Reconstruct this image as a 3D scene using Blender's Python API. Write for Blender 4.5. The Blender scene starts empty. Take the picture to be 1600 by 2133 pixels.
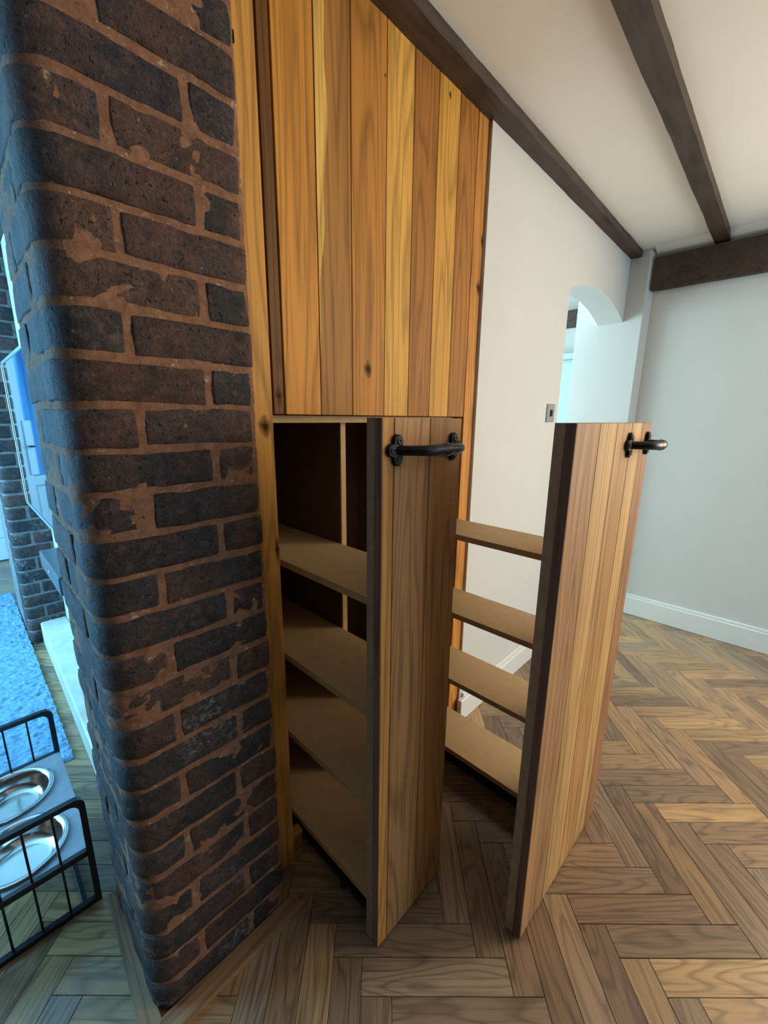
import bpy, bmesh, math, random
from mathutils import Vector, Matrix, noise

random.seed(7)
SC = bpy.context.scene
COL = SC.collection

# ------------------------------------------------------------------ camera
CAM_H = 1.31
YAW, PITCH, ROLL, FPX = 0.764674, 0.225606, -0.0104663, 859.25
def cam_axes():
    f = Vector((math.cos(YAW)*math.cos(PITCH), math.sin(YAW)*math.cos(PITCH), -math.sin(PITCH)))
    r = Vector((math.sin(YAW), -math.cos(YAW), 0))
    d = f.cross(r)
    r2 = r*math.cos(ROLL) + d*math.sin(ROLL)
    d2 = -r*math.sin(ROLL) + d*math.cos(ROLL)
    return r2, d2, f
CR, CD, CF = cam_axes()
cam = bpy.data.cameras.new('camera'); camo = bpy.data.objects.new('camera', cam); COL.objects.link(camo)
camo.matrix_world = Matrix(((CR.x, -CD.x, -CF.x, 0), (CR.y, -CD.y, -CF.y, 0), (CR.z, -CD.z, -CF.z, CAM_H), (0, 0, 0, 1)))
cam.sensor_fit = 'VERTICAL'; cam.sensor_height = 24.0; cam.lens = 24.0*FPX/2133.0; cam.clip_start = 0.02
SC.camera = camo
def project(p):
    v = Vector(p) - Vector((0, 0, CAM_H)); z = v.dot(CF)
    if z < 0.05: return None
    return 800 + FPX*v.dot(CR)/z, 1066.5 + FPX*v.dot(CD)/z, z

# ------------------------------------------------------------------ world, lights, exposure
w = bpy.data.worlds.new('world'); SC.world = w; w.use_nodes = True
w.node_tree.nodes['Background'].inputs[0].default_value = (1.0, 0.97, 0.92, 1)
w.node_tree.nodes['Background'].inputs[1].default_value = 0.035
def area(name, loc, rot, sx, sy, power, color, spread=180):
    l = bpy.data.lights.new(name, 'AREA'); l.shape = 'RECTANGLE'; l.size = sx; l.size_y = sy
    l.energy = power; l.color = color; l.spread = math.radians(spread)
    o = bpy.data.objects.new(name, l); COL.objects.link(o); o.location = loc; o.rotation_euler = rot
    return o
PI = math.pi
# warm daylight through the dining window in the right-hand wall (faces -X)
area('dining_window_light', (3.04, -1.42, 1.50), (0, PI/2, 0), 1.15, 1.35, 90, (1.0, 0.85, 0.62))
# added cool fill lamp, unseen, behind the photographer's right shoulder (faces +Y)
area('cool_fill_light', (2.45, -2.55, 1.15), (PI/2, 0, 0), 1.1, 1.9, 28, (0.42, 0.73, 1.0))
# blue daylight through the living-room window (faces +X)
area('living_window_light', (-1.65, 3.05, 1.35), (0, -PI/2, 0), 1.7, 1.9, 195, (0.20, 0.60, 1.0))
# kitchen window beyond the arch (faces -Y)
area('kitchen_window_light', (2.2, 3.4, 1.5), (-PI/2, 0, 0), 1.4, 1.2, 120, (0.60, 0.90, 1.0))
SC.view_settings.view_transform = 'Standard'; SC.view_settings.look = 'None'
SC.view_settings.gamma = 1.0; SC.view_settings.use_curve_mapping = False
SC.view_settings.exposure = 0.05

# ------------------------------------------------------------------ materials
def new_mat(name):
    m = bpy.data.materials.new(name); m.use_nodes = True
    nt = m.node_tree; b = nt.nodes['Principled BSDF']
    return m, nt, b
def N(nt, t, **kw):
    n = nt.nodes.new(t)
    for k, v in kw.items(): setattr(n, k, v)
    return n
def mathn(nt, op, a, b=None):
    n = N(nt, 'ShaderNodeMath', operation=op)
    for i, v in enumerate((a, b)):
        if v is None: continue
        if isinstance(v, (int, float)): n.inputs[i].default_value = v
        else: nt.links.new(v, n.inputs[i])
    return n.outputs[0]
def ramp(nt, fac, stops):
    r = N(nt, 'ShaderNodeValToRGB'); nt.links.new(fac, r.inputs[0])
    e = r.color_ramp.elements
    while len(e) < len(stops): e.new(0.5)
    for i, (p, c) in enumerate(stops):
        e[i].position = p; e[i].color = (c, c, c, 1) if isinstance(c, (int, float)) else (*c, 1)
    return r.outputs[0]
def mix(nt, fac, a, b, mode='MIX'):
    n = N(nt, 'ShaderNodeMix', data_type='RGBA', blend_type=mode)
    for idx, v in ((0, fac), (6, a), (7, b)):
        if isinstance(v, (int, float)): n.inputs[idx].default_value = v
        elif isinstance(v, tuple): n.inputs[idx].default_value = (*v, 1)
        else: nt.links.new(v, n.inputs[idx])
    return n.outputs[2]
def noise_tex(nt, co, scale, detail=3, rough=0.5, dist=0.0):
    n = N(nt, 'ShaderNodeTexNoise'); n.inputs['Scale'].default_value = scale
    n.inputs['Detail'].default_value = detail; n.inputs['Roughness'].default_value = rough
    n.inputs['Distortion'].default_value = dist
    if co is not None: nt.links.new(co, n.inputs['Vector'])
    return n.outputs['Fac']
def bump(nt, b, h, strength, dist=0.002):
    n = N(nt, 'ShaderNodeBump'); n.inputs['Strength'].default_value = strength; n.inputs['Distance'].default_value = dist
    nt.links.new(h, n.inputs['Height']); nt.links.new(n.outputs[0], b.inputs['Normal'])
def obj_co(nt, attr=None):
    """object coordinates shifted by the object's own random number"""
    if attr:
        a = N(nt, 'ShaderNodeAttribute', attribute_name=attr); return a.outputs['Vector']
    tc = N(nt, 'ShaderNodeTexCoord'); oi = N(nt, 'ShaderNodeObjectInfo')
    cx = N(nt, 'ShaderNodeCombineXYZ')
    nt.links.new(mathn(nt, 'MULTIPLY', oi.outputs['Random'], 17.3), cx.inputs[0])
    nt.links.new(mathn(nt, 'MULTIPLY', oi.outputs['Random'], 41.7), cx.inputs[1])
    nt.links.new(mathn(nt, 'MULTIPLY', oi.outputs['Random'], 29.1), cx.inputs[2])
    v = N(nt, 'ShaderNodeVectorMath', operation='ADD')
    nt.links.new(tc.outputs['Object'], v.inputs[0]); nt.links.new(cx.outputs[0], v.inputs[1])
    return v.outputs[0]
def scaled(nt, co, s):
    v = N(nt, 'ShaderNodeVectorMath', operation='MULTIPLY'); nt.links.new(co, v.inputs[0]); v.inputs[1].default_value = s
    return v.outputs[0]

def oak(name, axis, attr=None, colattr=None, rough=0.6, contrast=1.0, ring=9.0, spec=0.22, stretch=0.07):
    m, nt, b = new_mat(name)
    co = obj_co(nt, attr)
    st = [1.0, 1.0, 1.0]; st['xyz'.index(axis)] = stretch
    g = scaled(nt, co, tuple(st))
    st2 = [1.0, 1.0, 1.0]; st2['xyz'.index(axis)] = 0.025
    f = scaled(nt, co, tuple(st2))
    # growth rings: a smooth field cut into many bands gives cathedral arches
    field = noise_tex(nt, g, ring, 1.5, 0.45, 0.3)
    bands = mathn(nt, 'FRACT', mathn(nt, 'MULTIPLY', field, 13.0))
    bands = ramp(nt, bands, [(0.0, 0.50), (0.22, 1.0), (0.7, 0.95), (0.93, 0.60), (1.0, 0.50)])
    fine = ramp(nt, noise_tex(nt, f, 135, 3, 0.65), [(0.30, 0.50), (0.50, 1.0), (1.0, 1.12)])
    broad = ramp(nt, noise_tex(nt, g, 5.5, 2, 0.5), [(0.3, 0.78), (0.7, 1.16)])
    if colattr:
        a = N(nt, 'ShaderNodeAttribute', attribute_name=colattr); base = a.outputs['Color']
    else:
        oi = N(nt, 'ShaderNodeObjectInfo'); base = oi.outputs['Color']
    c = mix(nt, 0.72*contrast, base, bands, 'MULTIPLY')
    c = mix(nt, 0.75*contrast, c, fine, 'MULTIPLY')
    c = mix(nt, 0.9, c, broad, 'MULTIPLY')
    # redder heart in dark bands
    c = mix(nt, 0.25, c, mix(nt, 1.0, c, (1.0, 0.78, 0.55), 'MULTIPLY'))
    # odd knots
    vo = N(nt, 'ShaderNodeTexVoronoi'); vo.inputs['Scale'].default_value = 2.1
    st3 = [1.0, 1.0, 1.0]; st3['xyz'.index(axis)] = 0.5
    nt.links.new(scaled(nt, co, tuple(st3)), vo.inputs['Vector'])
    kn = ramp(nt, vo.outputs['Distance'], [(0.02, 0.16), (0.045, 0.62), (0.075, 1.0)])
    c = mix(nt, 0.9, c, kn, 'MULTIPLY')
    nt.links.new(c, b.inputs['Base Color'])
    b.inputs['Roughness'].default_value = rough
    b.inputs['Specular IOR Level'].default_value = spec
    bump(nt, b, fine, 0.18, 0.0006)
    if spec > 0.5:
        b.inputs['Coat Weight'].default_value = 0.35; b.inputs['Coat Roughness'].default_value = 0.22
    return m
OAK_Z = oak('oak_upright', 'z')
OAK_X = oak('oak_lengthwise', 'x')
OAK_Y = oak('oak_crosswise', 'y')
PARQ = oak('parquet_block', 'x', rough=0.30, ring=12.0, contrast=1.15, spec=0.55, stretch=0.16)
PARQ_S = oak('parquet_block_joined', 'x', attr='gco', colattr='Col', rough=0.30, ring=12.0, contrast=1.15, spec=0.55, stretch=0.16)

def plain(name, color, rough=0.6, metal=0.0, nscale=0, namt=0.12, bstr=0.0, spec=0.5, bscale=None):
    m, nt, b = new_mat(name)
    b.inputs['Base Color'].default_value = (*color, 1); b.inputs['Roughness'].default_value = rough
    b.inputs['Metallic'].default_value = metal; b.inputs['Specular IOR Level'].default_value = spec
    if nscale:
        co = obj_co(nt)
        n = noise_tex(nt, co, nscale, 4, 0.6)
        lo = tuple(c*(1-namt) for c in color); hi = tuple(min(1, c*(1+namt)) for c in color)
        nt.links.new(ramp(nt, n, [(0.3, lo), (0.7, hi)]), b.inputs['Base Color'])
        if bstr: bump(nt, b, noise_tex(nt, co, bscale or nscale*4, 4, 0.6), bstr, 0.003)
    return m
PLASTER = plain('white_plaster', (0.655, 0.645, 0.625), 0.85, nscale=3, namt=0.02, bstr=0.08, bscale=60)
CEIL = plain('ceiling_plaster', (0.86, 0.84, 0.79), 0.9, nscale=3, namt=0.02, bstr=0.08, bscale=50)
GLOSS = plain('white_gloss_paint', (0.80, 0.80, 0.78), 0.35, nscale=4, namt=0.015)
MDF = plain('mdf_board', (0.50, 0.325, 0.155), 0.7, nscale=30, namt=0.06, bstr=0.05, bscale=400)
MDFEDGE = plain('sawn_board_edge', (0.36, 0.255, 0.17), 0.75, nscale=40, namt=0.15)
IRON = plain('black_iron', (0.012, 0.012, 0.013), 0.38, 0.6, nscale=60, namt=0.4, bstr=0.2, bscale=120)
STEELB = plain('black_slide', (0.012, 0.012, 0.013), 0.35, 0.5)
BLACKM = plain('black_powder_coat', (0.008, 0.008, 0.012), 0.35, 0.0)
STEEL = plain('stainless_steel', (0.62, 0.60, 0.57), 0.16, 1.0, nscale=20, namt=0.05)
BRUSH = plain('brushed_nickel', (0.42, 0.41, 0.39), 0.38, 0.9, nscale=60, namt=0.1)
MORTARW = plain('pale_mortar', (0.20, 0.185, 0.17), 0.95, nscale=40, namt=0.3, bstr=0.5, bscale=150)
DARKGAP = plain('dark_joint_and_gap_shade', (0.035, 0.022, 0.013), 0.9)  # floor joints; also painted shade in the door gaps and brick pit
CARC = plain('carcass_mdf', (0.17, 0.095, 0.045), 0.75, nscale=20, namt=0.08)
CARCD = plain('mdf_shaded', (0.11, 0.062, 0.030), 0.8, nscale=20, namt=0.1)  # board colour darkened to stand for the shade inside the cupboard
GLASSBLK = plain('screen_glass', (0.006, 0.006, 0.008), 0.03, 0.0, spec=1.0)
SBAR = plain('soundbar_grey', (0.10, 0.11, 0.12), 0.38)
WHITE = plain('white_plastic', (0.85, 0.85, 0.85), 0.4)
PALEBLUE = plain('pale_blue_paint', (0.42, 0.60, 0.70), 0.4, nscale=6, namt=0.03)
GREYTOP = plain('grey_laminate', (0.30, 0.31, 0.34), 0.38, nscale=25, namt=0.12)
HEARTH = plain('limed_oak_slab', (0.62, 0.56, 0.44), 0.5, nscale=9, namt=0.16, bstr=0.15, bscale=40)
TRIM = None

def beam_mat():
    m, nt, b = new_mat('dark_old_oak')
    co = obj_co(nt)
    tc = N(nt, 'ShaderNodeTexCoord')
    g = scaled(nt, co, (0.12, 1, 1))
    n = noise_tex(nt, g, 40, 5, 0.65, 0.4)
    big = noise_tex(nt, co, 4, 3, 0.6)
    c = mix(nt, ramp(nt, n, [(0.35, 0.0), (0.7, 1.0)]), (0.022, 0.011, 0.006), (0.075, 0.040, 0.024))
    c = mix(nt, ramp(nt, big, [(0.4, 0.0), (0.65, 0.6)]), c, (0.085, 0.058, 0.045))
    nt.links.new(c, b.inputs['Base Color']); b.inputs['Roughness'].default_value = 0.6
    bump(nt, b, n, 0.5, 0.004)
    return m
BEAM = beam_mat()

def brick_mat(name, dark, red, whites, use_z=True):
    m, nt, b = new_mat(name)
    co = obj_co(nt)
    tc = N(nt, 'ShaderNodeTexCoord')
    oi = N(nt, 'ShaderNodeObjectInfo')
    # kiss marks: bands across the brick that go from burnt to red
    band = noise_tex(nt, scaled(nt, co, (1, 1, 0.12)), 8.5, 1, 0.4)
    band = ramp(nt, mathn(nt, 'ADD', band, mathn(nt, 'MULTIPLY', mathn(nt, 'SUBTRACT', oi.outputs['Random'], 0.5), 0.22)),
                [(0.44, 0.0), (0.475, 0.45), (0.56, 0.6), (0.60, 1.0)])
    blot = noise_tex(nt, co, 22, 5, 0.65)
    c = mix(nt, band, dark, red)
    c = mix(nt, ramp(nt, blot, [(0.3, 0.85), (0.52, 0.0)]), c, tuple(x*0.42 for x in dark))
    c = mix(nt, ramp(nt, noise_tex(nt, co, 60, 4, 0.7), [(0.50, 0.0), (0.75, 0.65)]), c, tuple(x*1.9 for x in red))
    grain = ramp(nt, noise_tex(nt, co, 210, 4, 0.8), [(0.3, 0.45), (0.5, 1.0), (0.7, 1.5)])
    c = mix(nt, 0.8, c, grain, 'MULTIPLY')
    c = mix(nt, 0.6, c, oi.outputs['Color'], 'MULTIPLY')
    pits = ramp(nt, noise_tex(nt, co, 150, 2, 0.5), [(0.28, 0.15), (0.36, 1.0)])
    c = mix(nt, 1.0, c, pits, 'MULTIPLY')
    # lime bloom and flecks, heavier low on the pier
    fl = ramp(nt, noise_tex(nt, co, 95, 3, 0.6), [(0.70, 0.0), (0.74, 0.8)])
    geo = N(nt, 'ShaderNodeNewGeometry'); sep = N(nt, 'ShaderNodeSeparateXYZ'); nt.links.new(geo.outputs['Position'], sep.inputs[0])
    low = ramp(nt, mathn(nt, 'DIVIDE', sep.outputs[2], 2.3), [(0.0, 1.0), (0.37, 0.7), (0.45, 0.05)])
    wn = N(nt, 'ShaderNodeTexNoise'); wn.inputs['Scale'].default_value = 7; nt.links.new(geo.outputs['Position'], wn.inputs['Vector'])
    bl = mathn(nt, 'MULTIPLY', ramp(nt, wn.outputs['Fac'], [(0.53, 0.0), (0.66, 1.0)]), ramp(nt, noise_tex(nt, co, 70, 5, 0.8), [(0.5, 0.0), (0.66, 1.0)]))
    bl = mathn(nt, 'MULTIPLY', bl, low)
    c = mix(nt, mathn(nt, 'MAXIMUM', mathn(nt, 'MULTIPLY', fl, 0.55), mathn(nt, 'MULTIPLY', bl, whites)), c, (0.42, 0.38, 0.34))
    nt.links.new(c, b.inputs['Base Color']); b.inputs['Roughness'].default_value = 0.72
    b.inputs['Specular IOR Level'].default_value = 0.35
    grit = noise_tex(nt, co, 130, 5, 0.75)
    h = mathn(nt, 'ADD', mathn(nt, 'ADD', mathn(nt, 'MULTIPLY', blot, 0.9), mathn(nt, 'MULTIPLY', pits, 0.25)), mathn(nt, 'MULTIPLY', grit, 0.55))
    bump(nt, b, h, 1.0, 0.007)
    return m
BRICK = brick_mat('burnt_brick', (0.043, 0.037, 0.038), (0.100, 0.052, 0.037), 0.85)
def mortar_mat():
    m, nt, b = new_mat('brown_mortar')
    tc = N(nt, 'ShaderNodeTexCoord'); co = tc.outputs['Object']
    n = noise_tex(nt, co, 45, 5, 0.7)
    c = mix(nt, ramp(nt, n, [(0.35, 0.0), (0.65, 1.0)]), (0.175, 0.078, 0.041), (0.300, 0.142, 0.076))
    c = mix(nt, ramp(nt, noise_tex(nt, co, 220, 2, 0.5), [(0.27, 0.8), (0.34, 0.0)]), c, (0.03, 0.02, 0.015))
    c = mix(nt, ramp(nt, noise_tex(nt, co, 60, 4, 0.7), [(0.62, 0.0), (0.68, 0.8)]), c, (0.45, 0.36, 0.28))
    nt.links.new(c, b.inputs['Base Color']); b.inputs['Roughness'].default_value = 0.95
    bump(nt, b, n, 0.7, 0.004)
    return m
MORTAR = mortar_mat()
def emis(name, color, strength):
    m, nt, b = new_mat(name)
    b.inputs['Base Color'].default_value = (*color, 1); b.inputs['Emission Color'].default_value = (*color, 1)
    b.inputs['Emission Strength'].default_value = strength; b.inputs['Roughness'].default_value = 0.4
    return m

# ------------------------------------------------------------------ mesh helpers
OAKS = (OAK_X, OAK_Y, OAK_Z)
WLOC = {}
def link(name, me, mat, parent=None, loc=(0, 0, 0), rot=None, color=None):
    o = bpy.data.objects.new(name, me); COL.objects.link(o)
    if mat is not None:
        if len(me.materials) == 0: me.materials.append(mat)
    loc = Vector(loc)
    if parent is not None:
        o.parent = parent; o.location = loc - WLOC[parent]
    else: o.location = loc
    WLOC[o] = loc
    if rot: o.rotation_euler = rot
    if color:
        if mat in OAKS: color = (min(0.95, color[0]*1.33), color[1]*1.09, color[2]*0.60)
        o.color = (*color, 1)
    return o
def empty(name, loc):
    o = bpy.data.objects.new(name, None); COL.objects.link(o); o.location = loc; WLOC[o] = Vector(loc); o.empty_display_size = 0.05
    return o
def tag(o, label=None, cat=None, group=None, kind=None):
    if label: o['label'] = label
    if cat: o['category'] = cat
    if group: o['group'] = group
    if kind: o['kind'] = kind
    return o
def box_me(sx, sy, sz, bev=0.0, seg=1):
    bm = bmesh.new(); bmesh.ops.create_cube(bm, size=1.0)
    bmesh.ops.scale(bm, vec=(sx, sy, sz), verts=bm.verts)
    if bev: bmesh.ops.bevel(bm, geom=list(bm.edges), offset=bev, segments=seg, affect='EDGES', profile=0.5)
    me = bpy.data.meshes.new('m'); bm.to_mesh(me); bm.free(); return me
def box(name, x0, x1, y0, y1, z0, z1, mat, parent=None, bev=0.001, color=None, seg=1):
    return link(name, box_me(x1-x0, y1-y0, z1-z0, bev, seg), mat, parent, ((x0+x1)/2, (y0+y1)/2, (z0+z1)/2), None, color)
def pyd(name, v, f, mat, parent=None, loc=(0, 0, 0), smooth=False, color=None):
    me = bpy.data.meshes.new(name); me.from_pydata(v, [], f); me.update()
    bm = bmesh.new(); bm.from_mesh(me); bmesh.ops.recalc_face_normals(bm, faces=bm.faces); bm.to_mesh(me); bm.free()
    if smooth: me.shade_smooth()
    return link(name, me, mat, parent, loc, None, color)
def prism(name, outline, z0, z1, mat, parent=None, color=None):
    """vertical prism from an XY outline in world coordinates"""
    cx = sum(p[0] for p in outline)/len(outline); cy = sum(p[1] for p in outline)/len(outline); cz = (z0+z1)/2
    n = len(outline)
    v = [(p[0]-cx, p[1]-cy, z0-cz) for p in outline] + [(p[0]-cx, p[1]-cy, z1-cz) for p in outline]
    f = [tuple(range(n))[::-1], tuple(range(n, 2*n))] + [(i, (i+1) % n, n+(i+1) % n, n+i) for i in range(n)]
    return pyd(name, v, f, mat, parent, (cx, cy, cz), False, color)
def tube_geo(path, rad, seg=12, closed=False, up=None):
    v, f = [], []
    P = [Vector(p) for p in path]; n = len(P)
    rads = rad if isinstance(rad, (list, tuple)) else [rad]*n
    last = None
    for i, p in enumerate(P):
        if closed: t = (P[(i+1) % n] - P[i-1]).normalized()
        else: t = (P[min(i+1, n-1)] - P[max(i-1, 0)]).normalized()
        a = last if last is not None else (Vector((0, 0, 1)) if abs(t.z) < 0.9 else Vector((1, 0, 0)))
        a = (a - t*a.dot(t)).normalized(); last = a
        bb = t.cross(a)
        for k in range(seg):
            th = 2*PI*k/seg; v.append(tuple(p + (a*math.cos(th) + bb*math.sin(th))*rads[i]))
    m = n if closed else n-1
    for i in range(m):
        j = (i+1) % n
        for k in range(seg):
            f.append((i*seg+k, i*seg+(k+1) % seg, j*seg+(k+1) % seg, j*seg+k))
    if not closed:
        f.append(tuple(range(seg))[::-1]); f.append(tuple((n-1)*seg+k for k in range(seg)))
    return v, f
def tube(name, path, rad, mat, parent, seg=12, closed=False):
    o0 = Vector(path[0])
    v, f = tube_geo([Vector(p)-o0 for p in path], rad, seg, closed)
    return pyd(name, v, f, mat, parent, o0, True)
def lathe(name, prof, mat, parent, loc, seg=64):
    v, f = [], []
    for r, z in prof:
        for k in range(seg):
            th = 2*PI*k/seg; v.append((r*math.cos(th), r*math.sin(th), z))
    for i in range(len(prof)-1):
        for k in range(seg):
            f.append((i*seg+k, i*seg+(k+1) % seg, (i+1)*seg+(k+1) % seg, (i+1)*seg+k))
    f.append(tuple(range(seg))); f.append(tuple((len(prof)-1)*seg+k for k in range(seg)))
    return pyd(name, v, f, mat, parent, loc, True)

# ------------------------------------------------------------------ key dimensions (metres)
FACE_Y = 0.868          # face of the oak cupboard
WALL_Y = 0.857          # white wall beside it
CEIL_Z = 2.293
FAR_X = 3.09            # right-hand end wall
H_ANG = 0.7694          # herringbone direction
BW = 0.0714             # parquet block width, length is five widths

# ------------------------------------------------------------------ floor
floor = box('floor', -2.7, 4.6, -2.6, 5.4, -0.08, -0.0045, DARKGAP, None, 0)
tag(floor, 'herringbone oak parquet floor', kind='structure')
HD = Vector((math.cos(H_ANG), math.sin(H_ANG), 0)); GD = Vector((math.sin(H_ANG), -math.cos(H_ANG), 0))
F0, G0 = 0.8245, 0.532
tones = [(c[0]*1.24, c[1]*1.25, c[2]*1.26) for c in [(0.30, 0.185, 0.095), (0.26, 0.165, 0.092), (0.235, 0.155, 0.095), (0.33, 0.21, 0.105), (0.21, 0.135, 0.08), (0.28, 0.18, 0.105), (0.36, 0.23, 0.11), (0.25, 0.175, 0.115), (0.19, 0.115, 0.068)]]
blocks = []
for i in range(-75, 75):
    for j in range(-75, 75):
        t = (i+j) % 10
        if t == 0: c = HD*(F0+(j+0.5)*BW) + GD*(G0+(i+2.5)*BW); rz = H_ANG-PI/2
        elif t == 5: c = HD*(F0+(j+2.5)*BW) + GD*(G0+(i+0.5)*BW); rz = H_ANG
        else: continue
        if not (-1.3 < c.x < 4.5 and -1.9 < c.y < 5.2): continue
        if c.y > 1.5 and c.x > 1.3 and c.x < 1.9: pass
        if 0.5 < c.x < 1.35 and c.y > 1.2: continue
        pr = project(c)
        area_px = 0
        if pr and -60 < pr[0] < 1660 and 500 < pr[1] < 2220:
            hidden = (c.y > 1.0 and 0.25 < c.x < 2.1) or c.x > 3.12 or (c.y > 0.86 and c.x > 1.0)
            if not hidden:
                d = Vector((c.x, c.y, -CAM_H)); area_px = CAM_H/d.length**3
        blocks.append((area_px, c, rz))
blocks.sort(key=lambda b: -b[0])
bm = bmesh.new(); bmesh.ops.create_cube(bm, size=1.0)
bmesh.ops.scale(bm, vec=(5*BW-0.0013, BW-0.0013, 0.012), verts=bm.verts)
bmesh.ops.translate(bm, vec=(0, 0, -0.006), verts=bm.verts)
bmesh.ops.bevel(bm, geom=[e for e in bm.edges if all(v.co.z > -0.001 for v in e.verts)], offset=0.0007, segments=1, affect='EDGES')
bme = bpy.data.meshes.new('parquet_block'); bm.to_mesh(bme); bm.free(); bme.materials.append(PARQ)
rv = random.Random(3)
sv, sf, sg, scol = [], [], [], []
bv = [tuple(v.co) for v in bme.vertices]; bf = [tuple(p.vertices) for p in bme.polygons]
for k, (a, c, rz) in enumerate(blocks):
    t = rv.choice(tones); q = rv.uniform(0.82, 1.15); col = tuple(x*q for x in t)
    if k < 300:
        o = link('block', bme, None, floor, (c.x, c.y, 0), (0, 0, rz), col)
    else:
        b0 = len(sv); cs, sn = math.cos(rz), math.sin(rz); off = (rv.uniform(0, 30), rv.uniform(0, 30), rv.uniform(0, 30))
        for x, y, z in bv:
            sv.append((c.x+x*cs-y*sn, c.y+x*sn+y*cs, z)); sg.append((x+off[0], y+off[1], z+off[2])); scol.append((*col, 1))
        sf += [tuple(b0+i for i in f) for f in bf]
sme = bpy.data.meshes.new('parquet_rest'); sme.from_pydata(sv, [], sf)
at = sme.attributes.new('gco', 'FLOAT_VECTOR', 'POINT'); at.data.foreach_set('vector', [x for p in sg for x in p])
at = sme.attributes.new('Col', 'FLOAT_COLOR', 'POINT'); at.data.foreach_set('color', [x for p in scol for x in p])
so = link('parquet_blocks', sme, PARQ_S, floor, (0, 0, 0))
so.location = -Vector(floor.location); tag(so, kind='stuff')

# ------------------------------------------------------------------ ceiling, walls
ceil = box('ceiling', -2.7, 4.6, -2.6, 5.4, CEIL_Z, CEIL_Z+0.1, CEIL, None, 0)
tag(ceil, 'white plaster ceiling', kind='structure')
AX0, AX1, AZ0, AZ1 = 2.155, 3.03, 1.92, 1.985     # arch opening
# wall with the arched opening, built as one slab following the arch
def arch_wall():
    y0, y1 = WALL_Y, 1.005
    n = 28
    xc = 2.57; half = AX1-xc
    R = (half**2 + 0.085**2)/(2*0.085); zc = 1.988 - R
    pts = []
    for i in range(n+1):
        x = AX0 + (AX1-AX0)*i/n
        pts.append((x, zc + math.sqrt(max(R*R-(x-xc)**2, 0))))
    out = [(1.387, 0.0), (AX0, 0.0)] + pts + [(AX1, CEIL_Z+0.02), (1.387, CEIL_Z+0.02)]
    # front and back as strips
    v, f = [], []
    def quad(a, b, c, d): 
        k = len(v); v.extend([a, b, c, d]); f.append((k, k+1, k+2, k+3))
    for y in (y0, y1):
        quad((1.387, y, 0), (AX0, y, 0), (AX0, y, CEIL_Z), (1.387, y, CEIL_Z))
        for i in range(n):
            (xa, za), (xb, zb) = pts[i], pts[i+1]
            quad((xa, y, za), (xb, y, zb), (xb, y, CEIL_Z), (xa, y, CEIL_Z))
    for i in range(n):
        (xa, za), (xb, zb) = pts[i], pts[i+1]
        quad((xa, y0, za), (xb, y0, zb), (xb, y1, zb), (xa, y1, za))
    quad((AX0, y0, 0), (AX0, y1, 0), (AX0, y1, pts[0][1]), (AX0, y0, pts[0][1]))
    quad((1.387, y0, 0), (1.387, y1, 0), (1.387, y1, CEIL_Z), (1.387, y0, CEIL_Z))
    return pyd('wall_arch', v, f, PLASTER)
tag(arch_wall(), 'white plaster wall with an arched opening', kind='structure')
# passage wall seen through the arch, ending in a chamfered corner
tag(prism('wall_passage', [(3.03, 1.14), (3.03, 0.754), (3.09, 0.728), (3.25, 0.728), (3.25, 1.14)], 0, CEIL_Z, PLASTER), 'white wall leading through the arch', kind='structure')
# right end wall with a window opening beyond the frame
WY0, WY1, WZ0, WZ1 = -2.12, -0.72, 0.9, 2.1
wr = box('wall_right', FAR_X, FAR_X+0.2, WY1, 0.728, 0, CEIL_Z, PLASTER, None, 0)
tag(wr, 'white plaster end wall', kind='structure')
box('wall_below_window', FAR_X, FAR_X+0.2, WY0, WY1, 0, WZ0, PLASTER, wr, 0)
box('wall_above_window', FAR_X, FAR_X+0.2, WY0, WY1, WZ1, CEIL_Z, PLASTER, wr, 0)
box('wall_beside_window', FAR_X, FAR_X+0.2, -2.6, WY0, 0, CEIL_Z, PLASTER, wr, 0)
# skirting boards
sk = box('baseboard_right', FAR_X-0.02, FAR_X, WY0, 0.728, 0.0, 0.125, GLOSS, None, 0.004, seg=2)
box('moulding', FAR_X-0.012, FAR_X, WY0, 0.728, 0.125, 0.142, GLOSS, sk, 0.004, seg=2)
tag(sk, 'white skirting board along the end wall', kind='structure')
sk2 = box('baseboard_arch', 1.37, AX0, WALL_Y-0.022, WALL_Y, 0.0, 0.105, GLOSS, None, 0.003)
box('moulding', 1.40, AX0, WALL_Y-0.012, WALL_Y, 0.105, 0.125, GLOSS, sk2, 0.004, seg=2)
tag(sk2, 'white skirting board beside the oak cupboard', kind='structure')

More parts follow.
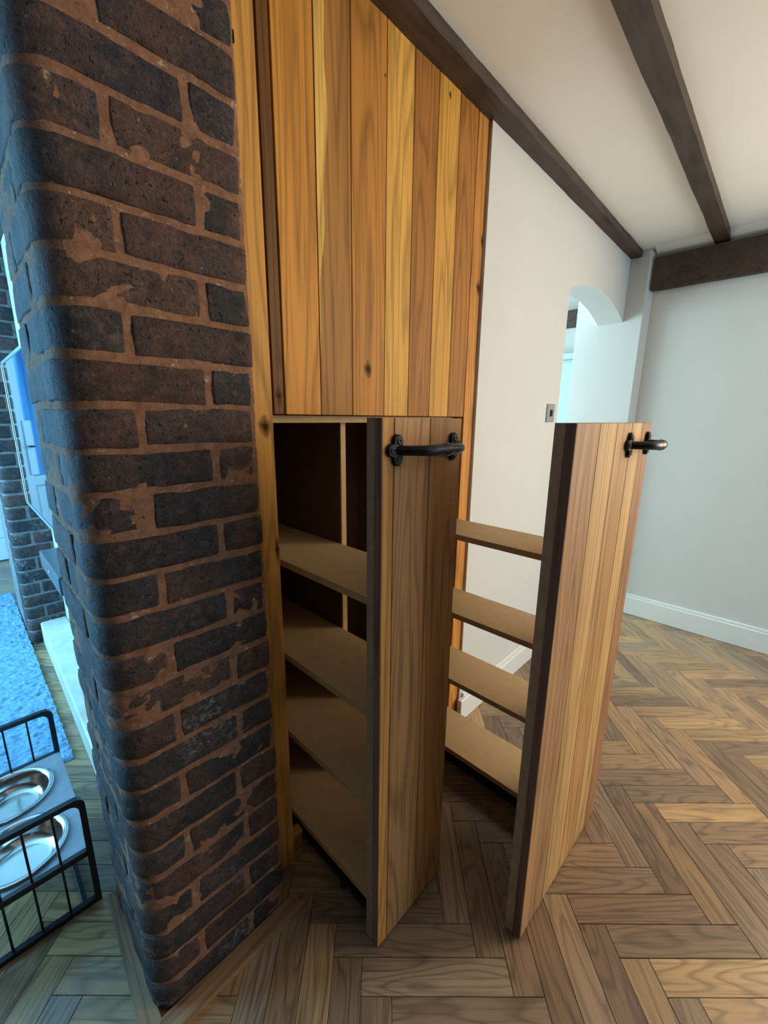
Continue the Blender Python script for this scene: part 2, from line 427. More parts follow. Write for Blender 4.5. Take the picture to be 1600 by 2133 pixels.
# ------------------------------------------------------------------ ceiling beams (hand-hewn)
def beam(name, x0, x1, y0, y1, z0, z1, seed, label, wob=0.006, along='x'):
    rnd = random.Random(seed); v, f = [], []
    L = (x1-x0) if along == 'x' else (y1-y0); n = 60
    cx, cy, cz = (x0+x1)/2, (y0+y1)/2, (z0+z1)/2
    A = (y0-cy, y1-cy) if along == 'x' else (x0-cx, x1-cx)
    ring = []
    for s in range(5): ring.append((A[0]+(A[1]-A[0])*s/4, z0-cz))
    ring += [(A[1], (z0+z1)/2-cz), (A[1], z1-cz), (A[0], z1-cz), (A[0], (z0+z1)/2-cz)]
    m = len(ring)
    for i in range(n+1):
        t = -L/2 + L*i/n
        for k, (a, z) in enumerate(ring):
            e = 1.0 if k < 6 or k == 8 else 0.3
            da = noise.noise(Vector((t*5, k*3.1, seed)))*wob*e + noise.noise(Vector((t*23, k*3.1, seed+9)))*wob*0.5*e
            dz = noise.noise(Vector((t*4, k*0.7+50, seed)))*wob*0.6*(1 if k < 5 else 0)
            if k in (0, 4): dz += abs(noise.noise(Vector((t*14, k, seed+3))))*wob*0.8
            v.append((t, a+da, z+dz) if along == 'x' else (a+da, t, z+dz))
    for i in range(n):
        for k in range(m): f.append((i*m+k, i*m+(k+1) % m, (i+1)*m+(k+1) % m, (i+1)*m+k))
    f.append(tuple(range(m))); f.append(tuple(n*m+k for k in range(m)))
    o = pyd(name, v, f, BEAM, None, (cx, cy, cz))
    return tag(o, label, 'beam', 'dark ceiling beams')
beam('ceiling_beam', 0.35, 3.029, 0.797, 0.866, 2.257, CEIL_Z+0.01, 11, 'dark oak ceiling beam running along the top of the oak cupboard', 0.005)
beam('ceiling_beam', -1.4, 3.088, 0.392, 0.459, 2.257, CEIL_Z+0.01, 23, 'free dark ceiling beam between bare plaster strips, meeting the end wall beam', 0.003)
beam('wall_beam', 3.048, 3.095, -2.5, 0.731, 2.066, 2.243, 31, 'deep dark beam lying against the white end wall', 0.004, along='y')

v = [(3.0, y, CEIL_Z+0.001) for y in (-2.6, 0.73)] + [(3.089, y, 2.258) for y in (-2.6, 0.73)] + [(3.089, y, CEIL_Z+0.001) for y in (-2.6, 0.73)]  # added slope that catches light, covers the dim wall strip above the beam
pyd('light_catching_slope', [(a-ceil.location.x, b-ceil.location.y, c-ceil.location.z) for a, b, c in v], [(0, 1, 3, 2), (2, 3, 5, 4), (0, 2, 4), (1, 5, 3), (0, 4, 5, 1)], CEIL, ceil, tuple(ceil.location))

# ------------------------------------------------------------------ chimney piers with single bricks
COURSE, BRH = 0.0733, 0.0620
def zmort(k): return 1.912 - COURSE*k
def outline_rect(x0, x1, y0, y1, r00=0.004, r10=0.004, step=0.02):
    """counter-clockwise outline starting at front-left; r00 front-left radius, r10 front-right radius"""
    pts = []
    def arc(cx, cy, r, a0, a1, n):
        for i in range(n+1):
            a = a0 + (a1-a0)*i/n; pts.append((cx+r*math.cos(a), cy+r*math.sin(a)))
    arc(x0+r00, y0+r00, r00, PI, 1.5*PI, 8 if r00 > 0.02 else 2)
    n = max(1, int((x1-x0-r00-r10)/step))
    for i in range(1, n): pts.append((x0+r00+(x1-x0-r00-r10)*i/n, y0))
    arc(x1-r10, y0+r10, r10, 1.5*PI, 2*PI, 2)
    arc(x1-0.003, y1-0.003, 0.003, 0, PI/2, 1)
    arc(x0+0.003, y1-0.003, 0.003, PI/2, PI, 1)
    n = max(1, int((y1-y0-r00)/step))
    for i in range(1, n): pts.append((x0, y1-0.003-(y1-y0-0.003-r00)*i/n))
    return pts
def brick(parent, x0, x1, y0, y1, z0, z1, r00, seed, color, mat=BRICK, wob=0.0026, r10=0.004):
    cx, cy, cz = (x0+x1)/2, (y0+y1)/2, (z0+z1)/2
    ol = outline_rect(x0, x1, y0, y1, r00, r10)
    h = z1-z0
    levels = [(0, 0.0030), (0.0018, 0.0006), (h*0.33, 0), (h*0.67, 0), (h-0.0018, 0.0006), (h, 0.0030)]
    v, f = [], []
    n = len(ol)
    for li, (lz, ins) in enumerate(levels):
        for (x, y) in ol:
            dx, dy = x-cx, y-cy
            # move inwards by ins
            X = dx - math.copysign(min(ins, abs(dx)), dx); Y = dy - math.copysign(min(ins, abs(dy)), dy)
            p = Vector((x*34, y*34, (z0+lz)*34+seed*0.0)); q = Vector((x*13+seed, y*13, (z0+lz)*9))
            e = noise.noise(p)*wob*0.6 + noise.noise(q)*wob
            zz = lz - h/2
            if li in (0, 1): zz += noise.noise(Vector((x*22, y*22, seed+3)))*0.0035 + noise.noise(Vector((x*70, y*70, seed+3)))*0.0014
            if li in (4, 5): zz += noise.noise(Vector((x*22, y*22, seed+8)))*0.0035 + noise.noise(Vector((x*70, y*70, seed+8)))*0.0014
            ln = math.hypot(X, Y)
            v.append((X + X/ln*e, Y + Y/ln*e*0.9, zz))
    for i in range(len(levels)-1):
        for k in range(n): f.append((i*n+k, i*n+(k+1) % n, (i+1)*n+(k+1) % n, (i+1)*n+k))
    f.append(tuple(range(n))); f.append(tuple((len(levels)-1)*n+k for k in range(n)))
    return pyd('brick', v, f, mat, parent, (cx, cy, cz), True, color)
def mortar_core(name, x0, x1, y0, y1, z0, z1, r00, mat, amp=0.0018, dz=0.012):
    cx, cy, cz = (x0+x1)/2, (y0+y1)/2, (z0+z1)/2
    ol = outline_rect(x0, x1, y0, y1, r00, 0.004, 0.012); n = len(ol)
    m = int((z1-z0)/dz); v, f = [], []
    for i in range(m+1):
        z = z0 + (z1-z0)*i/m
        for x, y in ol:
            e = noise.noise(Vector((x*60, y*60, z*60)))*amp + noise.noise(Vector((x*18, y*18, z*18)))*amp
            X, Y = x-cx, y-cy; ln = math.hypot(X, Y)
            v.append((X+X/ln*e, Y+Y/ln*e, z-cz))
    for i in range(m):
        for k in range(n): f.append((i*n+k, i*n+(k+1) % n, (i+1)*n+(k+1) % n, (i+1)*n+k))
    f.append(tuple(range(n))); f.append(tuple(m*n+k for k in range(n)))
    return pyd(name, v, f, mat, None, (cx, cy, cz), True)
PX0, PX1, PY0, PY1 = 0.124, 0.443, 0.787, 1.105
RB = 0.047
pier = mortar_core('wall_chimney', PX0+0.0022, PX1-0.002, PY0+0.0020, PY1-0.003, 0.0, CEIL_Z, RB, MORTAR, 0.0019, 0.007)
tag(pier, 'burnt brick chimney pier', kind='structure')
rb = random.Random(5)
def bcol():
    q = rb.uniform(0.75, 1.25); return (q, q*rb.uniform(0.92, 1.03), q*rb.uniform(0.9, 1.06))
jw = 0.012
for k in range(-5, 26):
    zt = zmort(k) - (COURSE-BRH)/2; zb = zt-BRH
    if zt > CEIL_Z: zt = CEIL_Z-0.002
    if zb < 0.008: zb = 0.004
    xj = (0.350 if k % 2 else 0.229) + rb.uniform(-0.007, 0.007)
    dz1, dz2 = rb.uniform(-0.002, 0.002), rb.uniform(-0.002, 0.002)
    y_in = 1.0 if k % 2 == 0 else 0.895
    brick(pier, PX0+rb.uniform(-0.002, 0.002), xj-jw/2, PY0+rb.uniform(-0.0015, 0.0015), y_in-jw/2, zb+dz1, zt+dz1, RB, k*3.7, bcol())
    xb = 0.443+rb.uniform(-0.006, 0.004)
    brick(pier, xj+jw/2, xb, PY0+rb.uniform(-0.0015, 0.0015), PY0+0.10, zb+dz2, zt+dz2, 0.004, k*3.7+1, bcol(), r10=0.012)
    brick(pier, PX0+rb.uniform(-0.001, 0.002), PX0+0.10, y_in+jw/2, PY1, zb+dz1, zt+dz1, 0.005, k*3.7+2, bcol(), wob=0.0045)
# flat dark patch painted for the shade in a brick's pit
v, f = [(0, 0, 0)], []
for k in range(14):
    a = 2*PI*k/14; rr = 0.6+0.4*abs(noise.noise(Vector((k*1.3, 2, 5))))
    v.append((0.0105*rr*math.cos(a), -0.0002, 0.0058*rr*math.sin(a)))
f = [(0, 1+k, 1+(k+1) % 14) for k in range(14)]
hole = pyd('brick_pit_shade', v, f, DARKGAP, pier, (0.296, PY0-0.0042, 1.271)); 
# second pier on the far side of the fireplace recess
P2Y = 2.95
pier2 = mortar_core('wall_chimney_far', 0.150, 0.326, P2Y+0.003, 3.6, 0.0, CEIL_Z, 0.03, MORTARW, 0.0015, 0.03)
tag(pier2, 'far brick chimney pier beyond the recess', kind='structure')
for k in range(-5, 26):
    zt = zmort(k) - (COURSE-BRH)/2; zb = max(zt-BRH, 0.004)
    zt = min(zt, CEIL_Z-0.002)
    xj = 0.235 if k % 2 else 0.315
    brick(pier2, 0.147, xj-jw/2, P2Y, P2Y+0.2, zb, zt, 0.03, k*2.9+400, bcol(), wob=0.002)
    if k % 2: brick(pier2, xj+jw/2, 0.330, P2Y, P2Y+0.1, zb, zt, 0.004, k*2.9+401, bcol(), wob=0.002)
wrec = box('wall_recess', 0.323, 0.442, PY1, 3.0, 0, CEIL_Z, PLASTER, None, 0)
tag(wrec, 'white back wall of the fireplace recess', kind='structure')
tag(box('lintel', 0.15, 0.322, PY1, P2Y, 2.13, CEIL_Z, BEAM, None, 0.004), 'dark timber lintel over the fireplace recess', 'lintel')
# oak edging on the floor round the pier
def trim_geo(name, p, mat, label):
    tag(p, label, kind='structure')
t1 = prism('trim_1', [(0.083, 0.742), (0.487, 0.742), (0.452, 0.785), (0.127, 0.785)], 0.0, 0.016, OAK_X, None, (0.28, 0.195, 0.19))
tag(t1, 'oak floor edging in front of the brick pier', kind='structure')
t2 = prism('trim_2', [(0.083, 0.742), (0.127, 0.785), (0.127, 1.146), (0.108, 1.146)], 0.0, 0.016, OAK_Y, None, (0.25, 0.19, 0.20))
tag(t2, 'oak floor edging on the living-room side of the brick pier', kind='structure')

# ------------------------------------------------------------------ oak storage cupboard
cup = empty('storage_cupboard', (0.95, FACE_Y, 0.0))
tag(cup, 'tall built-in oak plank cupboard beside the brick pier, below a dark beam', 'cupboard')
stiles = [None, None]
stiles[0] = box('stile', 0.450, 0.529, FACE_Y, FACE_Y+0.030, 0.002, 2.288, OAK_Z, cup, 0.0012, (0.50, 0.315, 0.135))
stiles[1] = box('stile', 1.322, 1.386, FACE_Y, FACE_Y+0.030, 0.002, 2.288, OAK_Z, cup, 0.0012, (0.47, 0.25, 0.095))
door = box('door', 0.531, 1.320, FACE_Y+0.012, FACE_Y+0.034, 1.314, 2.288, DARKGAP, cup, 0)  # backing coloured dark for the shade in the plank gaps
pan = [(0.5335, 0.5605, (0.150, 0.082, 0.040)), (0.5650, 0.669, (0.50, 0.275, 0.095)), (0.671, 0.776, (0.32, 0.185, 0.085)), (0.778, 0.899, (0.41, 0.222, 0.080)),
       (0.901, 1.006, (0.55, 0.375, 0.150)), (1.008, 1.113, (0.300, 0.152, 0.060)), (1.115, 1.219, (0.54, 0.345, 0.120)), (1.221, 1.319, (0.365, 0.185, 0.068))]
for x0, x1, c in pan:
    box('plank', x0, x1, FACE_Y, FACE_Y+0.014, 1.3145, 2.288, OAK_Z, door, 0.0010, c)
# pale sapwood streak on the third plank
v, f = [], []
n = 24
for i in range(n+1):
    z = 2.2555 - i*(2.2555-1.46)/n
    wdt = 0.020 + 0.012*math.sin(i*0.23) + 0.004*math.sin(i*0.9)
    if i > n-7: wdt *= (n-i)/7.0
    v += [(0, 0, z), (wdt+0.0003, 0, z)]
f = [(2*i, 2*i+1, 2*i+3, 2*i+2) for i in range(n)]
pyd('sapwood', [(a, b, c-1.8) for a, b, c in v], f, OAK_Z, door, (0.6715, FACE_Y-0.0004, 1.8), False, (0.62, 0.47, 0.22))
KNOT, _nt, _b = new_mat('oak_knot')
_tc = N(_nt, 'ShaderNodeTexCoord'); _ln = N(_nt, 'ShaderNodeVectorMath', operation='LENGTH')
_wob = N(_nt, 'ShaderNodeVectorMath', operation='ADD'); _nn = N(_nt, 'ShaderNodeTexNoise'); _nn.inputs['Scale'].default_value = 60
_nt.links.new(_tc.outputs['Generated'], _wob.inputs[0]); _wob.inputs[1].default_value = (-0.5, 0, -0.5)
_sx = scaled(_nt, _wob.outputs[0], (1, 0, 1)); _nt.links.new(_sx, _ln.inputs[0]); _nt.links.new(_tc.outputs['Object'], _nn.inputs['Vector'])
_d = mathn(_nt, 'ADD', _ln.outputs['Value'], mathn(_nt, 'MULTIPLY', mathn(_nt, 'SUBTRACT', _nn.outputs['Fac'], 0.5), 0.42))
_nt.links.new(ramp(_nt, _d, [(0.0, (0.02, 0.010, 0.005)), (0.10, (0.06, 0.028, 0.011)), (0.2, (0.16, 0.075, 0.022)), (0.28, (0.10, 0.045, 0.015)), (0.36, (0.22, 0.11, 0.035))]), _b.inputs['Base Color'])
_nt.links.new(ramp(_nt, _d, [(0.10, 0.95), (0.22, 0.55), (0.42, 0.0)]), _b.inputs['Alpha']); _b.inputs['Roughness'].default_value = 0.8; _b.inputs['Specular IOR Level'].default_value = 0.1
def knot(parent, x, z, rx, rz, y=None):
    y = FACE_Y if y is None else y
    pts = [(rx*math.cos(2*PI*k/24), 0.0, rz*math.sin(2*PI*k/24)) for k in range(24)]
    return pyd('knot', pts, [tuple(range(24))], KNOT, parent, (x, y-0.0005, z))
knot(door, 0.835, 1.438, 0.020, 0.030); knot(door, 0.5475, 1.355, 0.012, 0.030); knot(door, 1.165, 2.225, 0.008, 0.016); knot(door, 0.893, 2.14, 0.005, 0.006)
knot(stiles[0], 0.507, 1.285, 0.022, 0.034); knot(stiles[0], 0.523, 0.985, 0.010, 0.040)
knot(stiles[1], 1.372, 1.755, 0.020, 0.032); knot(stiles[1], 1.378, 1.905, 0.010, 0.03)
# hinge knuckle on the door's brick side
hg = box('hinge', 0.466, 0.4815, FACE_Y-0.010, FACE_Y, 1.985, 2.006, IRON, cup, 0.002)
# carcass behind
box('carcass_top', 0.529, 1.322, 0.905, 1.45, 1.294, 1.3125, MDF, cup, 0.0006)
dv = box('divider', 0.790, 0.809, 0.942, 1.45, 0.0, 1.294, CARCD, cup, 0)  # interior shade put into the face colour, same board as its front edge
box('divider_lit_edge', 0.790, 0.809, 0.936, 0.942, 0.0, 1.294, MDF, dv, 0.0006)  # front edge of the same board, left in its lit colour
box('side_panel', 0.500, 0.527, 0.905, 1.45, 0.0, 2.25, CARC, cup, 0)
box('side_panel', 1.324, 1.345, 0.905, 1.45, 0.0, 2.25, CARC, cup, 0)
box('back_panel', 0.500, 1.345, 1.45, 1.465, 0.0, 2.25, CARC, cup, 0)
box('foot_block', 0.529, 0.563, FACE_Y+0.002, FACE_Y+0.030, 0.001, 0.085, OAK_X, cup, 0.001, (0.34, 0.22, 0.10))

# ------------------------------------------------------------------ drawers
def handle(parent, xa, xb, y, z, slope=0.0):
    """iron pull: bar with two lobed plates; y is the face of the drawer"""
    L = xb-xa
    yb = y + slope*0
    path, rad = [], []
    n = 26
    for i in range(n+1):
        t = i/n; x = xa + L*t
        out = 0.046*(1-abs(2*t-1)**4.5) + 0.004
        path.append((x, y + slope*(x-xa) - out, z)); 
        rr = 0.0108 - 0.0012*math.cos(2*PI*t)
        if abs(t-0.5) < 0.05: rr += 0.0016
        rad.append(rr)
    path = [(xa, y-0.003, z)] + path + [(xb, y+slope*L-0.003, z)]; rad = [0.011] + rad + [0.011]
    bar = tube('handle', path, rad, IRON, parent, 14)
    for s, xc in ((-1, xa), (1, xb)):
        yf = y + slope*(xc-xa)
        lob = [(0, 0.0175, 0.0128), (0, -0.0175, 0.0128), (s*0.0165, 0, 0.0128), (0, 0, 0.0155)]
        m = 44; out = []
        for k in range(m):
            a = 2*PI*k/m; d = (math.cos(a), math.sin(a)); best = 0
            for cx, cz, r in lob:
                pd = cx*d[0]+cz*d[1]; disc = r*r-(cx*cx+cz*cz-pd*pd)
                if disc >= 0: best = max(best, pd+math.sqrt(disc))
            out.append((d[0]*best, d[1]*best))
        v, f = [], []
        for (yy, sc) in ((0, 1.0), (-0.006, 1.0), (-0.0085, 0.90)):
            v += [(px*sc, yy, pz*sc) for px, pz in out]
        for i in range(2):
            for k in range(m): f.append((i*m+k, i*m+(k+1) % m, (i+1)*m+(k+1) % m, (i+1)*m+k))
        f += [tuple(range(m)), tuple(2*m+k for k in range(m))]
        pyd('mounting_plate', v, f, IRON, bar, (xc, yf, z))
        for cx, cz, r in lob[:3]:
            o = lathe('screw', [(0.0066, 0), (0.0066, 0.0015), (0.0046, 0.0022), (0.0030, 0.0022), (0.0026, 0.0008)], BRUSH_D, bar, (xc+cx, yf-0.0083, z+cz), 16)
            o.rotation_euler = (PI/2, 0, 0)
    return bar
BRUSH_D = plain('dull_screw', (0.05, 0.048, 0.045), 0.4, 0.7)
SHELF_Z = (0.930, 0.645, 0.384, 0.092)
def drawer(label, loc, planks, yfun, zt, zb, sx0, sx1, sy0, sy1, edge_col, hx, hz):
    d = empty('pull_out_drawer', loc)
    tag(d, label, 'drawer', 'oak pull-out drawers')
    xa, xb = planks[0][0], planks[-1][1]
    th, tb = 0.020, 0.022
    fb = prism('front_board', [(xa, yfun(xa)+th), (xb, yfun(xb)+th), (xb, yfun(xb)+th+tb), (xa, yfun(xa)+th+tb)], zb, zt, MDFEDGE, d)
    for i, (x0, x1, c) in enumerate(planks):
        p = prism('plank', [(x0, yfun(x0)), (x1, yfun(x1)), (x1, yfun(x1)+th), (x0, yfun(x0)+th)], zb-0.001*i % 0.002, zt, OAK_Z, fb, c)
        bv_ = p.modifiers.new('edge', 'BEVEL'); bv_.width = 0.0009; bv_.segments = 1
    # thin strip on the left edge, darker than the planks, toned per drawer
    e = box('edge_strip', xa-0.0012, xa, yfun(xa)+0.0006, yfun(xa)+th, zb, zt-0.0004, OAK_Z, fb, 0, edge_col)
    for z in SHELF_Z:
        box('shelf', sx0, sx1, sy0, sy1, z-0.019, z, MDF, d, 0.0008)
    r = box('slide_rail', sx0+0.001, sx0+0.014, sy0, sy1, 0.034, 0.073, STEELB, d, 0.001)
    box('runner', sx0-0.005, sx0+0.002, sy0+0.02, sy1, 0.042, 0.060, STEELB, r, 0.001)
    box('catch', sx0-0.009, sx0+0.004, sy0+0.105, sy0+0.125, 0.028, 0.068, STEELB, r, 0.002)
    r2 = box('slide_rail', sx1-0.014, sx1-0.001, sy0, sy1, 0.034, 0.073, STEELB, d, 0.001)
    handle(d, hx[0], hx[1], yfun(hx[0])-0.0, hz, (yfun(hx[1])-yfun(hx[0]))/(hx[1]-hx[0]))
    return d
drawer('oak pull-out drawer next to the brick pier, front of three planks', (0.68, 0.534, 0.0),
       [(0.551, 0.5815, (0.52, 0.300, 0.150)), (0.5835, 0.692, (0.37, 0.235, 0.170)), (0.694, 0.807, (0.36, 0.230, 0.165))],
       lambda x: 0.534, 1.3095, 0.008, 0.575, 0.785, 0.576, 1.32, (0.24, 0.185, 0.26), (0.588, 0.772), 1.249)
drawer('wide oak pull-out drawer drawn furthest out, front of five planks', (1.07, 0.29, 0.0),
       [(0.817, 0.940, (0.335, 0.225, 0.190)), (0.942, 1.049, (0.42, 0.310, 0.235)), (1.051, 1.159, (0.36, 0.240, 0.165)), (1.161, 1.244, (0.46, 0.340, 0.245)), (1.246, 1.328, (0.29, 0.175, 0.140))],
       lambda x: 0.286-0.0291*(x-0.815), 1.303, 0.008, 1.13, 1.318, 0.321, 1.15, (0.15, 0.110, 0.14), (1.145, 1.297), 1.250)

# ------------------------------------------------------------------ light switch
ls = empty('light_switch', (2.058, WALL_Y, 1.338))
tag(ls, 'brushed metal light switch on the white wall beside the arch', 'switch')
box('face_plate', 2.015, 2.101, WALL_Y-0.006, WALL_Y, 1.295, 1.381, BRUSH, ls, 0.002)
rk = box('rocker', 2.048, 2.068, WALL_Y-0.012, WALL_Y-0.006, 1.322, 1.354, STEELB, ls, 0.002)
box('surround', 2.046, 2.070, WALL_Y-0.0075, WALL_Y-0.006, 1.318, 1.358, BRUSH, ls, 0.0005)

# ------------------------------------------------------------------ living room beyond the pier
wl = box('wall_living', -2.7, 1.6, 5.0, 5.15, 0, CEIL_Z, PLASTER, None, 0)
tag(wl, 'white wall at the far end of the living room', kind='structure')
SKYBLUE, _nt, _b = new_mat('blue_curtained_glass')
_f = ramp(_nt, noise_tex(_nt, scaled(_nt, obj_co(_nt), (1, 1, 0.02)), 22, 2, 0.5), [(0.35, (0.02, 0.12, 0.30)), (0.65, (0.10, 0.42, 0.78))])
_nt.links.new(_f, _b.inputs['Base Color']); _nt.links.new(_f, _b.inputs['Emission Color'])
_b.inputs['Emission Strength'].default_value = 0.45; _b.inputs['Roughness'].default_value = 0.5
dr = box('door_1', -0.80, 0.83, 4.985, 5.0, 0.0, 2.08, GLOSS, None, 0.002)
tag(dr, 'white glazed garden doors with blue panes', kind='structure')
for xa, xb in ((-0.765, -0.003), (0.003, 0.765)):
    box('door_stile', xa, xa+0.075, 4.955, 4.985, 0.01, 2.02, GLOSS, dr, 0.003)
    box('door_stile', xb-0.075, xb, 4.955, 4.985, 0.01, 2.02, GLOSS, dr, 0.003)
    for z0, z1 in ((0.01, 0.20), (0.66, 0.75), (1.86, 2.02)):
        box('door_rail', xa+0.075, xb-0.075, 4.955, 4.985, z0, z1, GLOSS, dr, 0.003)
    box('door_panel', xa+0.085, xb-0.085, 4.970, 4.985, 0.21, 0.65, GLOSS, dr, 0.006)
    box('pane', xa+0.075, xb-0.075, 4.975, 4.985, 0.75, 1.86, SKYBLUE, dr, 0)
pl = box('handle_plate', -0.120, -0.062, 4.944, 4.955, 0.76, 1.25, WHITE, dr, 0.002)
tube('door_knob', [(-0.088, 4.946, 1.02), (-0.088, 4.915, 1.02), (-0.120, 4.912, 1.02)], 0.008, IRON, pl, 10)
# hearth slab
hs = prism('hearth_slab', [(0.178, PY1+0.002), (0.322, PY1+0.002), (0.322, P2Y-0.002), (0.200, P2Y-0.002)], 0.0, 0.13, HEARTH)
hs.modifiers.new('edge', 'BEVEL').width = 0.006
tag(hs, 'pale limed hearth slab along the foot of the recess', 'hearth')
# television
tv = empty('television', (0.27, 2.0, 0.905))
tag(tv, 'slim flat television mounted in the brick recess', 'television')
box('housing', 0.207, 0.250, 1.42, 2.50, 0.905, 1.525, STEELB, tv, 0.004)
box('screen', 0.2045, 0.207, 1.432, 2.488, 0.917, 1.513, GLASSBLK, tv, 0)
SILV = plain('silver_bezel', (0.55, 0.57, 0.60), 0.28, 0.9)
box('bezel', 0.2015, 0.216, 1.42, 2.50, 0.905, 0.917, SILV, tv, 0.001)
box('bezel', 0.2015, 0.216, 1.42, 2.50, 1.513, 1.525, SILV, tv, 0.001)
box('bezel', 0.2015, 0.216, 2.488, 2.50, 0.905, 1.525, SILV, tv, 0.001)
box('bezel', 0.2015, 0.216, 1.42, 1.432, 0.905, 1.525, SILV, tv, 0.001)
tag(box('television_bracket', 0.251, 0.322, 1.90, 2.02, 1.16, 1.28, STEELB, None, 0.002), 'black wall bracket behind the television', 'bracket')
sb = empty('soundbar', (0.25, 2.1, 0.635))
tag(sb, 'grey soundbar mounted below the television', 'soundbar')
box('housing', 0.200, 0.300, 1.88, 2.34, 0.635, 0.712, SBAR, sb, 0.006, seg=2)
box('wall_bracket', 0.300, 0.322, 2.05, 2.17, 0.65, 0.70, STEELB, sb, 0.001)
box('logo', 0.1992, 0.2002, 2.105, 2.125, 0.668, 0.676, WHITE, sb, 0)

# rug: deep blue pile built as a tufted surface
RX0, RX1, RY0, RY1 = -1.25, 0.145, 1.80, 3.98
def rug():
    m, nt, b = new_mat('blue_wool')
    co = obj_co(nt)
    n = noise_tex(nt, co, 70, 3, 0.6)
    nt.links.new(ramp(nt, n, [(0.3, (0.10, 0.22, 0.34)), (0.7, (0.24, 0.42, 0.56))]), b.inputs['Base Color'])
    b.inputs['Roughness'].default_value = 0.95
    nx, ny = 150, 300
    cx, cy = (RX0+RX1)/2, (RY0+RY1)/2
    v, f = [], []
    for i in range(nx+1):
        for j in range(ny+1):
            # denser where it shows
            tx = (i/nx); x = RX1-(RX1-RX0)*tx**1.6; y = RY0+(RY1-RY0)*j/ny
            p = Vector((x*26, y*58, 0))
            z = 0.014 + 0.010*noise.noise(p) + 0.006*noise.noise(Vector((x*90, y*120, 7)))
            dx = 0.006*noise.noise(Vector((x*40, y*40, 20))); dy = 0.006*noise.noise(Vector((x*40, y*40, 30)))
            if i in (0, nx) or j in (0, ny): z = 0.002
            v.append((x-cx+dx, y-cy+dy, max(z, 0.002)))
    for i in range(nx):
        for j in range(ny): f.append((i*(ny+1)+j, (i+1)*(ny+1)+j, (i+1)*(ny+1)+j+1, i*(ny+1)+j+1))
    k = len(v)
    v += [(RX0-cx, RY0-cy, 0.0006), (RX1-cx, RY0-cy, 0.0006), (RX1-cx, RY1-cy, 0.0006), (RX0-cx, RY1-cy, 0.0006)]
    f.append((k, k+1, k+2, k+3))
    return pyd('rug', v, f, m, None, (cx, cy, 0), True)
tag(rug(), 'blue shaggy rug on the parquet in front of the hearth', 'rug')

# raised dog feeder with two bowls
fe = empty('dog_feeder', (-0.04, 1.405, 0.0))
tag(fe, 'raised feeding stand with black wire end frames and grey top', 'pet feeder')
FX0, FX1 = -0.178, 0.098
def end_frame(y):
    hw = 0.0075
    r = 0.022; pts = []
    z0, z1 = 0.0, 0.345
    def arc(cx, cz, a0):
        for i in range(5):
            a = a0 + PI/2*i/4; pts.append((cx+r*math.cos(a), cz+r*math.sin(a)))
    pts.append((FX0, z0)); pts.append((FX1, z0)); arc(FX1-r, z1-r, 0); arc(FX0+r, z1-r, PI/2)
    cxm, czm = (FX0+FX1)/2, (z0+z1)/2
    inn = []
    for x, z in pts:
        inn.append((x - math.copysign(0.014, x-cxm), z - math.copysign(0.014, z-czm)))
    n = len(pts); v, f = [], []
    for yy in (-hw, hw):
        v += [(x-cxm, yy, z) for x, z in pts] + [(x-cxm, yy, z) for x, z in inn]
    for i in range(n):
        j = (i+1) % n
        f += [(i, j, n+j, n+i), (2*n+i, 2*n+j, 3*n+j, 3*n+i), (i, j, 2*n+j, 2*n+i), (n+i, n+j, 3*n+j, 3*n+i)]
    fr = pyd('end_frame', v, f, BLACKM, fe, (cxm, y, 0.0))
    for k in range(4):
        x = 0.030-0.058*k
        tube('wire', [(x, y, 0.012), (x, y, 0.334)], 0.0028, BLACKM, fr, 8)
    return fr
end_frame(1.17); end_frame(1.64)
# top board with two round cut-outs
def feeder_top():
    cx, cy, z0, z1 = (FX0+FX1)/2, 1.405, 0.163, 0.176
    hx, hy = (FX1-FX0)/2-0.001, 0.2275
    v, f = [], []
    m = 48; rr = 0.096
    for sgn in (-1, 1):
        cc = sgn*hy/2
        ring_o, ring_i = [], []
        for k in range(m):
            a = 2*PI*(k+0.5)/m; d = (math.cos(a), math.sin(a))
            t = min(hx/abs(d[0]) if abs(d[0]) > 1e-6 else 9, (hy/2)/abs(d[1]) if abs(d[1]) > 1e-6 else 9)
            ring_o.append((d[0]*t, cc+d[1]*t)); ring_i.append((d[0]*rr, cc+d[1]*rr))
        # snap the corners
        for z in (z1, z0):
            b0 = len(v)
            v += [(x, y, z) for x, y in ring_o] + [(x, y, z) for x, y in ring_i]
            cs = [(sx*hx, cc+sy*hy/2) for sx, sy in ((1, 1), (-1, 1), (-1, -1), (1, -1))]
            c0 = len(v); v += [(x, y, z) for x, y in cs]
            for k in range(m):
                f.append((b0+k, b0+(k+1) % m, b0+m+(k+1) % m, b0+m+k))
            for ci, (x, y) in enumerate(cs):
                ang = math.atan2(y-cc, x) % (2*PI); k = int((ang/(2*PI)*m)-0.5) % m
                f.append((b0+k, c0+ci, b0+(k+1) % m))
        b0 = len(v); v += [(x, y, z) for z in (z1, z0) for x, y in ring_i]
        for k in range(m): f.append((b0+k, b0+(k+1) % m, b0+m+(k+1) % m, b0+m+k))
    b0 = len(v); v += [(sx*hx, sy*hy, z) for z in (z1, z0) for sx, sy in ((1, 1), (-1, 1), (-1, -1), (1, -1))]
    for k in range(4): f.append((b0+k, b0+(k+1) % 4, b0+4+(k+1) % 4, b0+4+k))
    return pyd('table_top', v, f, GREYTOP, fe, (cx, cy, 0.0))
feeder_top()
for x in (0.062, -0.142):
    box('floor_rail', x-0.006, x+0.006, 1.178, 1.632, 0.0, 0.010, BLACKM, fe, 0.001)
box('lip', FX0+0.014, FX1-0.014, 1.1625, 1.1775, 0.160, 0.178, BLACKM, fe, 0.001)
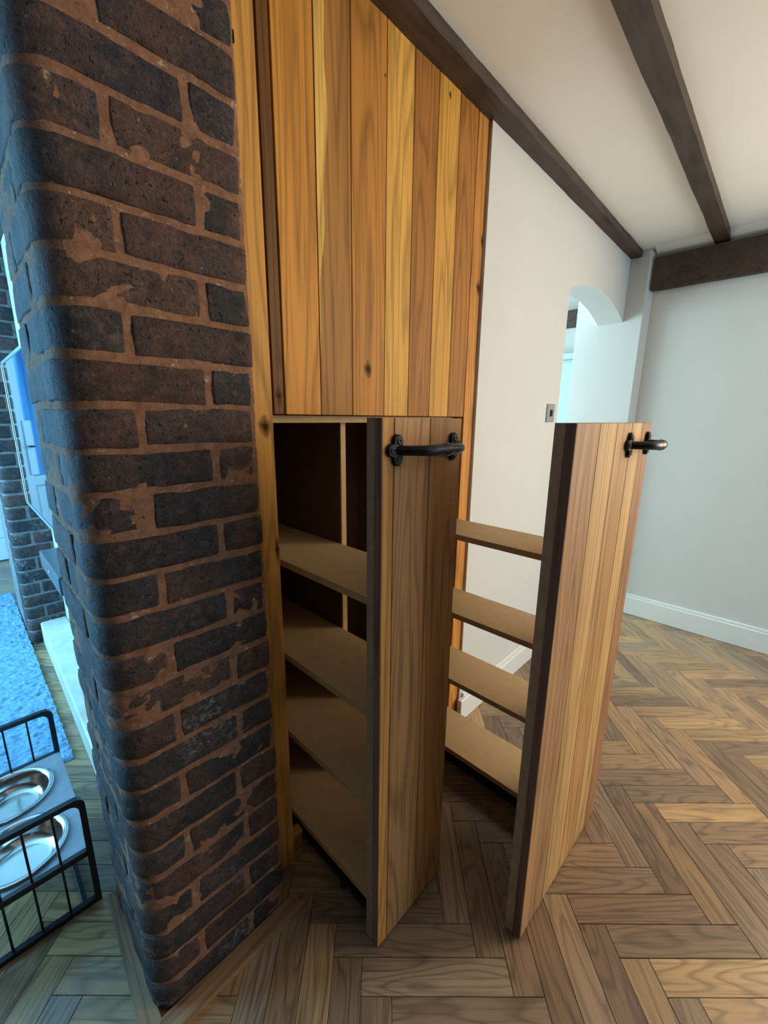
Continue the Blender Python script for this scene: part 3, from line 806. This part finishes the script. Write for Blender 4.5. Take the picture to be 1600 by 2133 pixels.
box('lip', FX0+0.014, FX1-0.014, 1.6325, 1.6475, 0.160, 0.178, BLACKM, fe, 0.001)
prof = [(0.055, 0.128), (0.075, 0.130), (0.086, 0.150), (0.0925, 0.176), (0.104, 0.1795), (0.106, 0.183), (0.102, 0.185), (0.094, 0.1825), (0.0885, 0.176), (0.083, 0.151), (0.073, 0.133), (0.055, 0.131), (0.02, 0.1308)]
for y, lab in ((1.405-0.11375, 'stainless steel dog bowl in the feeder, beside the brick pier end'), (1.405+0.11375, 'stainless steel dog bowl in the feeder, beside the blue rug')):
    bo = lathe('dog_bowl', prof, STEEL, None, (-0.04, y, 0.0), 64)
    tag(bo, lab, 'bowl', 'steel bowls in the feeder')

# ------------------------------------------------------------------ kitchen glimpsed through the arch
tag(box('wall_kitchen', 4.30, 4.45, 0.9, 4.6, 0, CEIL_Z+0.3, PLASTER, None, 0), 'white kitchen wall', kind='structure')
tag(box('wall_kitchen_back', 1.40, 4.30, 3.6, 3.7, 0, CEIL_Z, PLASTER, None, 0), 'white back wall of the kitchen', kind='structure')
tag(box('wall_kitchen_side', 1.40, 1.48, 1.47, 3.6, 0, CEIL_Z, PLASTER, None, 0), 'white side wall of the kitchen', kind='structure')
tc = empty('tall_cabinet', (4.15, 1.75, 0.0))
tag(tc, 'pale blue tall kitchen cabinet seen through the arch', 'cabinet')
box('body', 4.06, 4.298, 1.25, 2.25, 0.0, 1.84, PALEBLUE, tc, 0.002)
for y0 in (1.26, 1.76):
    dd = box('cabinet_door', 4.04, 4.06, y0, y0+0.48, 0.10, 1.82, PALEBLUE, tc, 0.003)
    box('knob', 4.015, 4.04, y0+0.43, y0+0.45, 0.95, 0.97, BRUSH, dd, 0.004)
box('cornice', 4.02, 4.298, 1.23, 2.27, 1.84, 1.90, PALEBLUE, tc, 0.01, seg=2)
beam('kitchen_beam', 4.16, 4.299, 1.15, 3.55, 2.16, CEIL_Z-0.001, 41, 'short length of brown beam glimpsed through the arch above the kitchen', 0.003, along='y')
